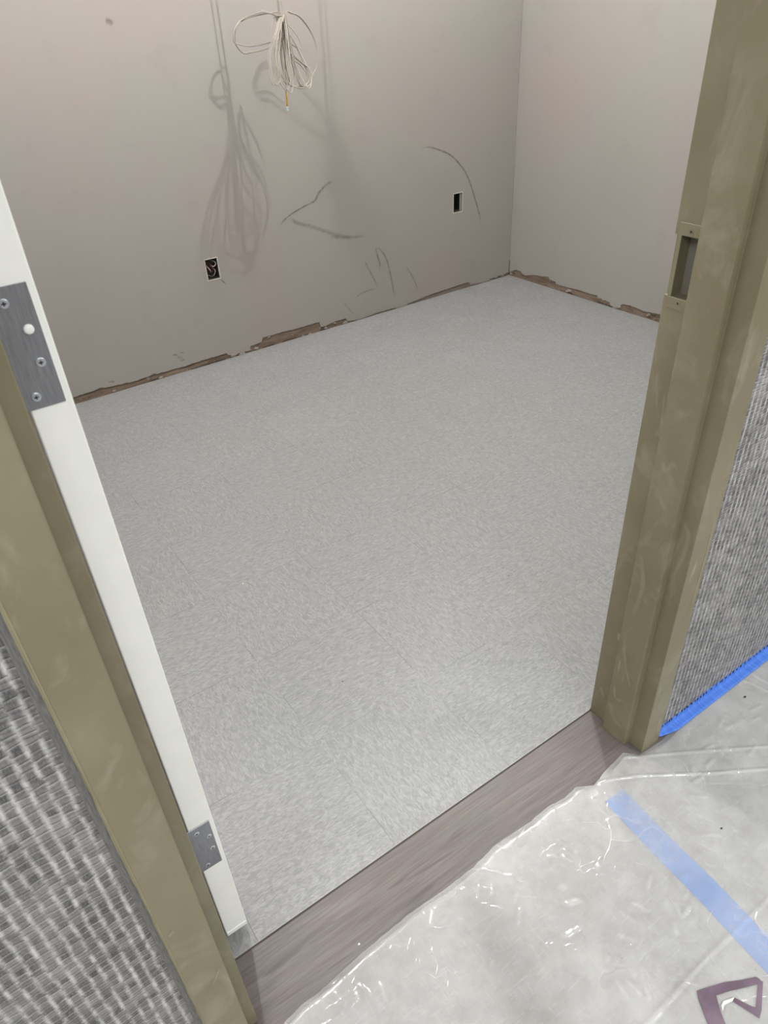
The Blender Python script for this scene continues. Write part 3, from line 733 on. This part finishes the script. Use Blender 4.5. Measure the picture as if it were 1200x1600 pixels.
# ------------------------------------------------------------------ plastic sheet, tapes, print
ridges = [([(.415, -.134), (.49, -.18), (.565, -.227), (.684, -.301), (.80, -.372)], .0026, .0024),
          ([(.313, -.136), (.36, -.158), (.407, -.184), (.52, -.262), (.633, -.333), (.76, -.42)], .0030, .0022),
          ([(.841, -.137), (.843, -.17), (.846, -.215), (.85, -.27)], .0030, .0022), ([(.80, -.142), (.815, -.18), (.825, -.23)], .0022, .002),
          ([(-.4, -.492), (.055, -.489), (.207, -.484), (.382, -.489), (.8, -.487), (1.5, -.49)], .0012, .0032),
          ]
rs = random.Random(4)
for cx_, cy_, n_, sp in ((.262, -.40, 9, .03), (.166, -.38, 5, .02), (.147, -.213, 4, .015), (-.31, -.185, 8, .02), (.12, -.30, 5, .03), (.05, -.42, 5, .03), (.40, -.33, 5, .04), (-.02, -.2, 5, .04), (.55, -.22, 6, .04), (.7, -.3, 5, .05)):
    a0 = rs.uniform(0, 3)
    for _ in range(n_):
        x_, y_ = cx_ + rs.gauss(0, sp), cy_ + rs.gauss(0, sp); a = a0 + rs.gauss(0, .35); l_ = rs.uniform(.008, .03)
        ridges.append(([(x_, y_), (x_ + math.cos(a) * l_, y_ + math.sin(a) * l_)], rs.uniform(.0008, .0018), rs.uniform(.0024, .0034)))
for _ in range(45):
    x_, y_ = rs.uniform(-.5, 1.2), rs.uniform(-.9, -.17); a = rs.uniform(0, math.pi); l_ = rs.uniform(.015, .10)
    ridges.append(([(x_, y_), (x_ + math.cos(a) * l_, y_ + math.sin(a) * l_)], rs.uniform(.0002, .0007), rs.uniform(.003, .006)))
SEG = []
for L, h_, wd in ridges:
    for (a, b), (c, d) in zip(L, L[1:]): SEG.append((a, b, c - a, d - b, h_, wd, min(a, c) - 3 * wd, max(a, c) + 3 * wd, min(b, d) - 3 * wd, max(b, d) + 3 * wd))
def film_h(x_, y_):
    h = .0042 + .0016 * mn.noise(Vector((x_ * 4, y_ * 5, 0))) + .0007 * mn.noise(Vector((x_ * 14, y_ * 17, 3))) + .0003 * mn.noise(Vector((x_ * 45, y_ * 45, 6)))
    best = 0
    for ax, ay, dx, dy, hh, wd, x0, x1, y0, y1 in SEG:
        if x0 < x_ < x1 and y0 < y_ < y1:
            t = max(0, min(1, ((x_ - ax) * dx + (y_ - ay) * dy) / (dx * dx + dy * dy + 1e-12)))
            d2 = (x_ - ax - t * dx) ** 2 + (y_ - ay - t * dy) ** 2
            best = max(best, hh * math.exp(-d2 / (wd * wd)))
    return h + best
EDGE = [(-2.5, -.155), (-.60, -.153), (-.5315, -.152), (-.48, -.150), (-.432, -.140), (-.39, -.133), (-.356, -.134), (-.27, -.126), (-.156, -.121), (-.08, -.125), (-.004, -.124), (.06, -.116), (.15, -.121), (.20, -.118), (.241, -.125), (.28, -.121), (.312, -.141), (.36, -.131), (.425, -.124), (.447, -.149), (.513, -.153), (.60, -.147), (3.0, -.147)]
def edge_y(x_):
    for (a, b), (c, d) in zip(EDGE, EDGE[1:]):
        if a <= x_ <= c:
            return b + (d - b) * (x_ - a) / (c - a) + (.0012 * mn.noise(Vector((x_ * 70, 0, 0))) if -.43 < x_ < .43 else 0)
    return -.155
xsf = []; x_ = -2.5
while x_ < 2.95:
    xsf.append(x_); x_ += .0032 if -.62 < x_ < 1.25 else .03
ts = []; t = 0
while t < 2.1:
    ts.append(t); t += .0032 if t < .62 else .03
verts = []; faces = []
for x_ in xsf:
    e0 = edge_y(x_)
    for t in ts:
        y_ = e0 - t; k = min(1, t / .012)
        verts.append((x_, y_, .0012 + (film_h(x_, y_) - .0012) * k))
nt = len(ts)
for i in range(len(xsf) - 1):
    for j in range(nt - 1):
        q = i * nt + j; faces.append((q, q + 1, q + nt + 1, q + nt))
me = bpy.data.meshes.new('plastic_sheet'); me.from_pydata(verts, [], faces); me.update(); smooth(me)
ps = link('plastic_sheet', me, FILM)
tag(ps, 'crinkled clear plastic sheet covering the corridor floor up to the threshold', 'plastic sheet')

def strip(name, L, wd, mat, zf, n=14, jag=.0006, ends=None):
    """narrow strip of tape along a floor polyline, with thickness"""
    P = catmull([(a, b, 0) for a, b in L], False, n); bm = bmesh.new(); rows = []
    m_ = len(P); K = 6
    for i, p in enumerate(P):
        t = (P[min(i + 1, m_ - 1)] - P[max(i - 1, 0)]).normalized(); s_ = Vector((-t.y, t.x, 0))
        row = []
        for k in range(K):
            u = -wd / 2 + wd * k / (K - 1)
            if k in (0, K - 1): u += jag * mn.noise(Vector((i * .7, k, wd)))
            q = p + s_ * u
            if ends and i == 0: q = q + t * ends * (k / (K - 1))
            row.append(bm.verts.new((q.x, q.y, zf(q.x, q.y))))
        rows.append(row)
    for A, B in zip(rows, rows[1:]):
        for k in range(K - 1): bm.faces.new((A[k], A[k + 1], B[k + 1], B[k]))
    bmesh.ops.recalc_face_normals(bm, faces=bm.faces)
    me = bpy.data.meshes.new(name); bm.to_mesh(me); bm.free()
    o = link(name, me, mat); s2 = o.modifiers.new('thick', 'SOLIDIFY'); s2.thickness = .0003; s2.offset = 1
    return o
# floor tape under the sheet
LOWER = M('dusty_lower_film', (214, 212, 208), .45, spec=.3)
_f = LOWER.ramp(LOWER.noise(5, detail=6, rough=.62), [(.34, (204, 201, 197)), (.5, (226, 224, 220)), (.64, (246, 244, 240))])
_s = LOWER.noise(1, vec=LOWER.map((30, 260, 1), rot=(0, 0, .7)), detail=3, dist=.8)
_f = LOWER.mix(LOWER.g(_s, .56, .7, 0, .6), _f, srgb(250, 249, 246))
_f = LOWER.mix(LOWER.g(LOWER.noise(1, vec=LOWER.map((220, 26, 1), rot=(0, 0, .3)), detail=3, dist=.8), .58, .7, 0, .55), _f, srgb(250, 249, 246))
_f = LOWER.mix(LOWER.g(LOWER.noise(330, detail=1), .72, .76, 0, .8), _f, srgb(252, 251, 247))
_f = LOWER.mix(LOWER.g(LOWER.noise(150, detail=2), .70, .76, 0, .5), _f, srgb(150, 147, 140))
_f = LOWER.mix(LOWER.g(LOWER.noise(38, detail=5, rough=.75), .48, .7, 0, .6), _f, srgb(190, 188, 184))
LOWER.col(_f, .54); LOWER.l(LOWER.g(LOWER.noise(6, detail=5, rough=.6), .3, .65, .70, .95), LOWER.b.inputs['Alpha'])
vv = []; ff = []
for i, x_ in enumerate(xsf[::4]):
    for j in range(24):
        vv.append((x_, edge_y(x_) - .0035 - .004 * (1 + mn.noise(Vector((x_ * 12, 5, 1)))) - 2.0 * (j / 23) ** 2, .0006))
for i in range(len(xsf[::4]) - 1):
    for j in range(23):
        q = i * 24 + j; ff.append((q, q + 1, q + 25, q + 24))
me = bpy.data.meshes.new('lower_layer'); me.from_pydata(vv, [], ff); me.update()
ll = link('lower_layer', me, LOWER.m); rel(ll, ps); ll['label'] = 'dusty lower layer of the doubled plastic'
tp = strip('masking_tape', [(.328, -.182), (.318, -.30), (.312, -.42), (.301, -.54), (.29, -.72)], .053, simple('pale_blue_tape', (54, 124, 196), .6, var=8), lambda a, b: .0012)
tag(tp, 'pale blue masking tape lying under the plastic sheet', 'masking tape')
# tape sealing the sheet to the foot of the right wall: from wall down on to the sheet
bm = bmesh.new(); rows = []; x_ = RO + .003; i = 0
prf = [(WF - .0022, .024), (WF - .0028, .014), (WF - .0045, .0085), (WF - .010, .0072), (WF - .018, .0070), (WF - .0245, .0068)]
while x_ < 1.6:
    r_ = []
    for k, (y_, z_) in enumerate(prf):
        j = .0009 * mn.noise(Vector((x_ * 50, k, 2))) if k in (0, 5) else .0002 * mn.noise(Vector((x_ * 35, k * .5, 9)))
        narrow = .45 + .55 * min(1, (x_ - RO) / .05) if k > 3 else 1
        r_.append(bm.verts.new((x_, WF + (y_ - WF) * narrow + (j if k > 2 else 0), z_ + abs(j) + (.004 * mn.noise(Vector((x_ * 9, 0, 5))) if k == 0 else 0))))
    rows.append(r_); x_ += .006
for A, B in zip(rows, rows[1:]):
    for k in range(5): bm.faces.new((A[k], A[k + 1], B[k + 1], B[k]))
bmesh.ops.recalc_face_normals(bm, faces=bm.faces)
me = bpy.data.meshes.new('masking_tape'); bm.to_mesh(me); bm.free(); smooth(me)
bt_ = link('masking_tape', me, TAPE); s2 = bt_.modifiers.new('thick', 'SOLIDIFY'); s2.thickness = .0003
tag(bt_, 'bright blue masking tape along the foot of the right corridor wall', 'masking tape')

# purple-brown printed character on the sheet at the lower right
PUR = simple('purple_print', (98, 80, 94), .45, var=14)
def poly_on_film(name, pts, mat, lift, parent=None, th=.0006):
    bm = bmesh.new(); f = bm.faces.new([bm.verts.new((a, b, 0)) for a, b in pts])
    r = bmesh.ops.triangulate(bm, faces=[f])
    for _ in range(2): bmesh.ops.subdivide_edges(bm, edges=bm.edges, cuts=1, use_grid_fill=True)
    for v in bm.verts: v.co.z = film_h(v.co.x, v.co.y) + lift
    bmesh.ops.recalc_face_normals(bm, faces=bm.faces)
    me = bpy.data.meshes.new(name); bm.to_mesh(me); bm.free()
    o = link(name, me, mat); s_ = o.modifiers.new('thick', 'SOLIDIFY'); s_.thickness = th
    if parent: rel(o, parent)
    return o
lt = empty('printed_letter', (.2, -.54, .005)); tag(lt, 'purple-brown printed angular letter on the plastic sheet', 'lettering')
poly_on_film('letter_bar', [(.155, -.505), (.165, -.5085), (.203, -.524), (.226, -.537), (.252, -.5495), (.2535, -.556), (.245, -.5575), (.226, -.5495), (.198, -.5365), (.174, -.5275), (.160, -.545), (.151, -.560), (.140, -.590), (.118, -.590), (.128, -.545), (.146, -.515)], PUR, .0012, lt)
poly_on_film('letter_side', [(.2515, -.5545), (.2548, -.5600), (.213, -.5835), (.201, -.5875), (.1985, -.578), (.1885, -.5475), (.1955, -.546), (.2065, -.570), (.2105, -.5752)], PUR, .0010, lt)
poly_on_film('peeled_edge', [(.162, -.548), (.168, -.541), (.176, -.5395), (.1955, -.5465), (.188, -.548), (.172, -.5435)], simple('pale_peel', (214, 212, 202), .5, var=4), .0022, lt)

# ------------------------------------------------------------------ small debris
def crumb(p, r_, mat, label, seed, cat='debris'):
    rnd = random.Random(seed); bm = bmesh.new(); bmesh.ops.create_icosphere(bm, subdivisions=1, radius=r_)
    for v in bm.verts:
        v.co *= rnd.uniform(.7, 1.2); v.co.z = max(v.co.z, -r_ * .4) * .6; v.co.x *= 1.4; v.co += Vector(p) + Vector((0, 0, r_ * .25))
    me = fin(bm, 'debris_chip'); o = link('debris_chip', me, mat); return tag(o, label, cat, 'bits of debris on the floor')
WHT = simple('white_chip', (225, 222, 214), .6, var=5)
crumb((.764, -.192, film_h(.764, -.192)), .0028, DARK, 'black chip on the plastic sheet near the blue wall tape', 1)
crumb((.633, .465, 0), .0016, DARK, 'dark speck on the tile floor near the right jamb', 2)
crumb((.041, .424, 0), .0016, DARK, 'dark speck on the tile floor in front of the middle', 3)
crumb((.006, .914, 0), .0020, WHT, 'white crumb on the tile floor toward the door', 4)
crumb((.438, -.356, film_h(.438, -.356)), .0018, DARK, 'tiny dark crumb on the plastic sheet right of the pale blue tape', 5)
crumb((-.26, -.11, 0), .0018, WHT, 'white crumb on the wood threshold near the left jamb', 6)
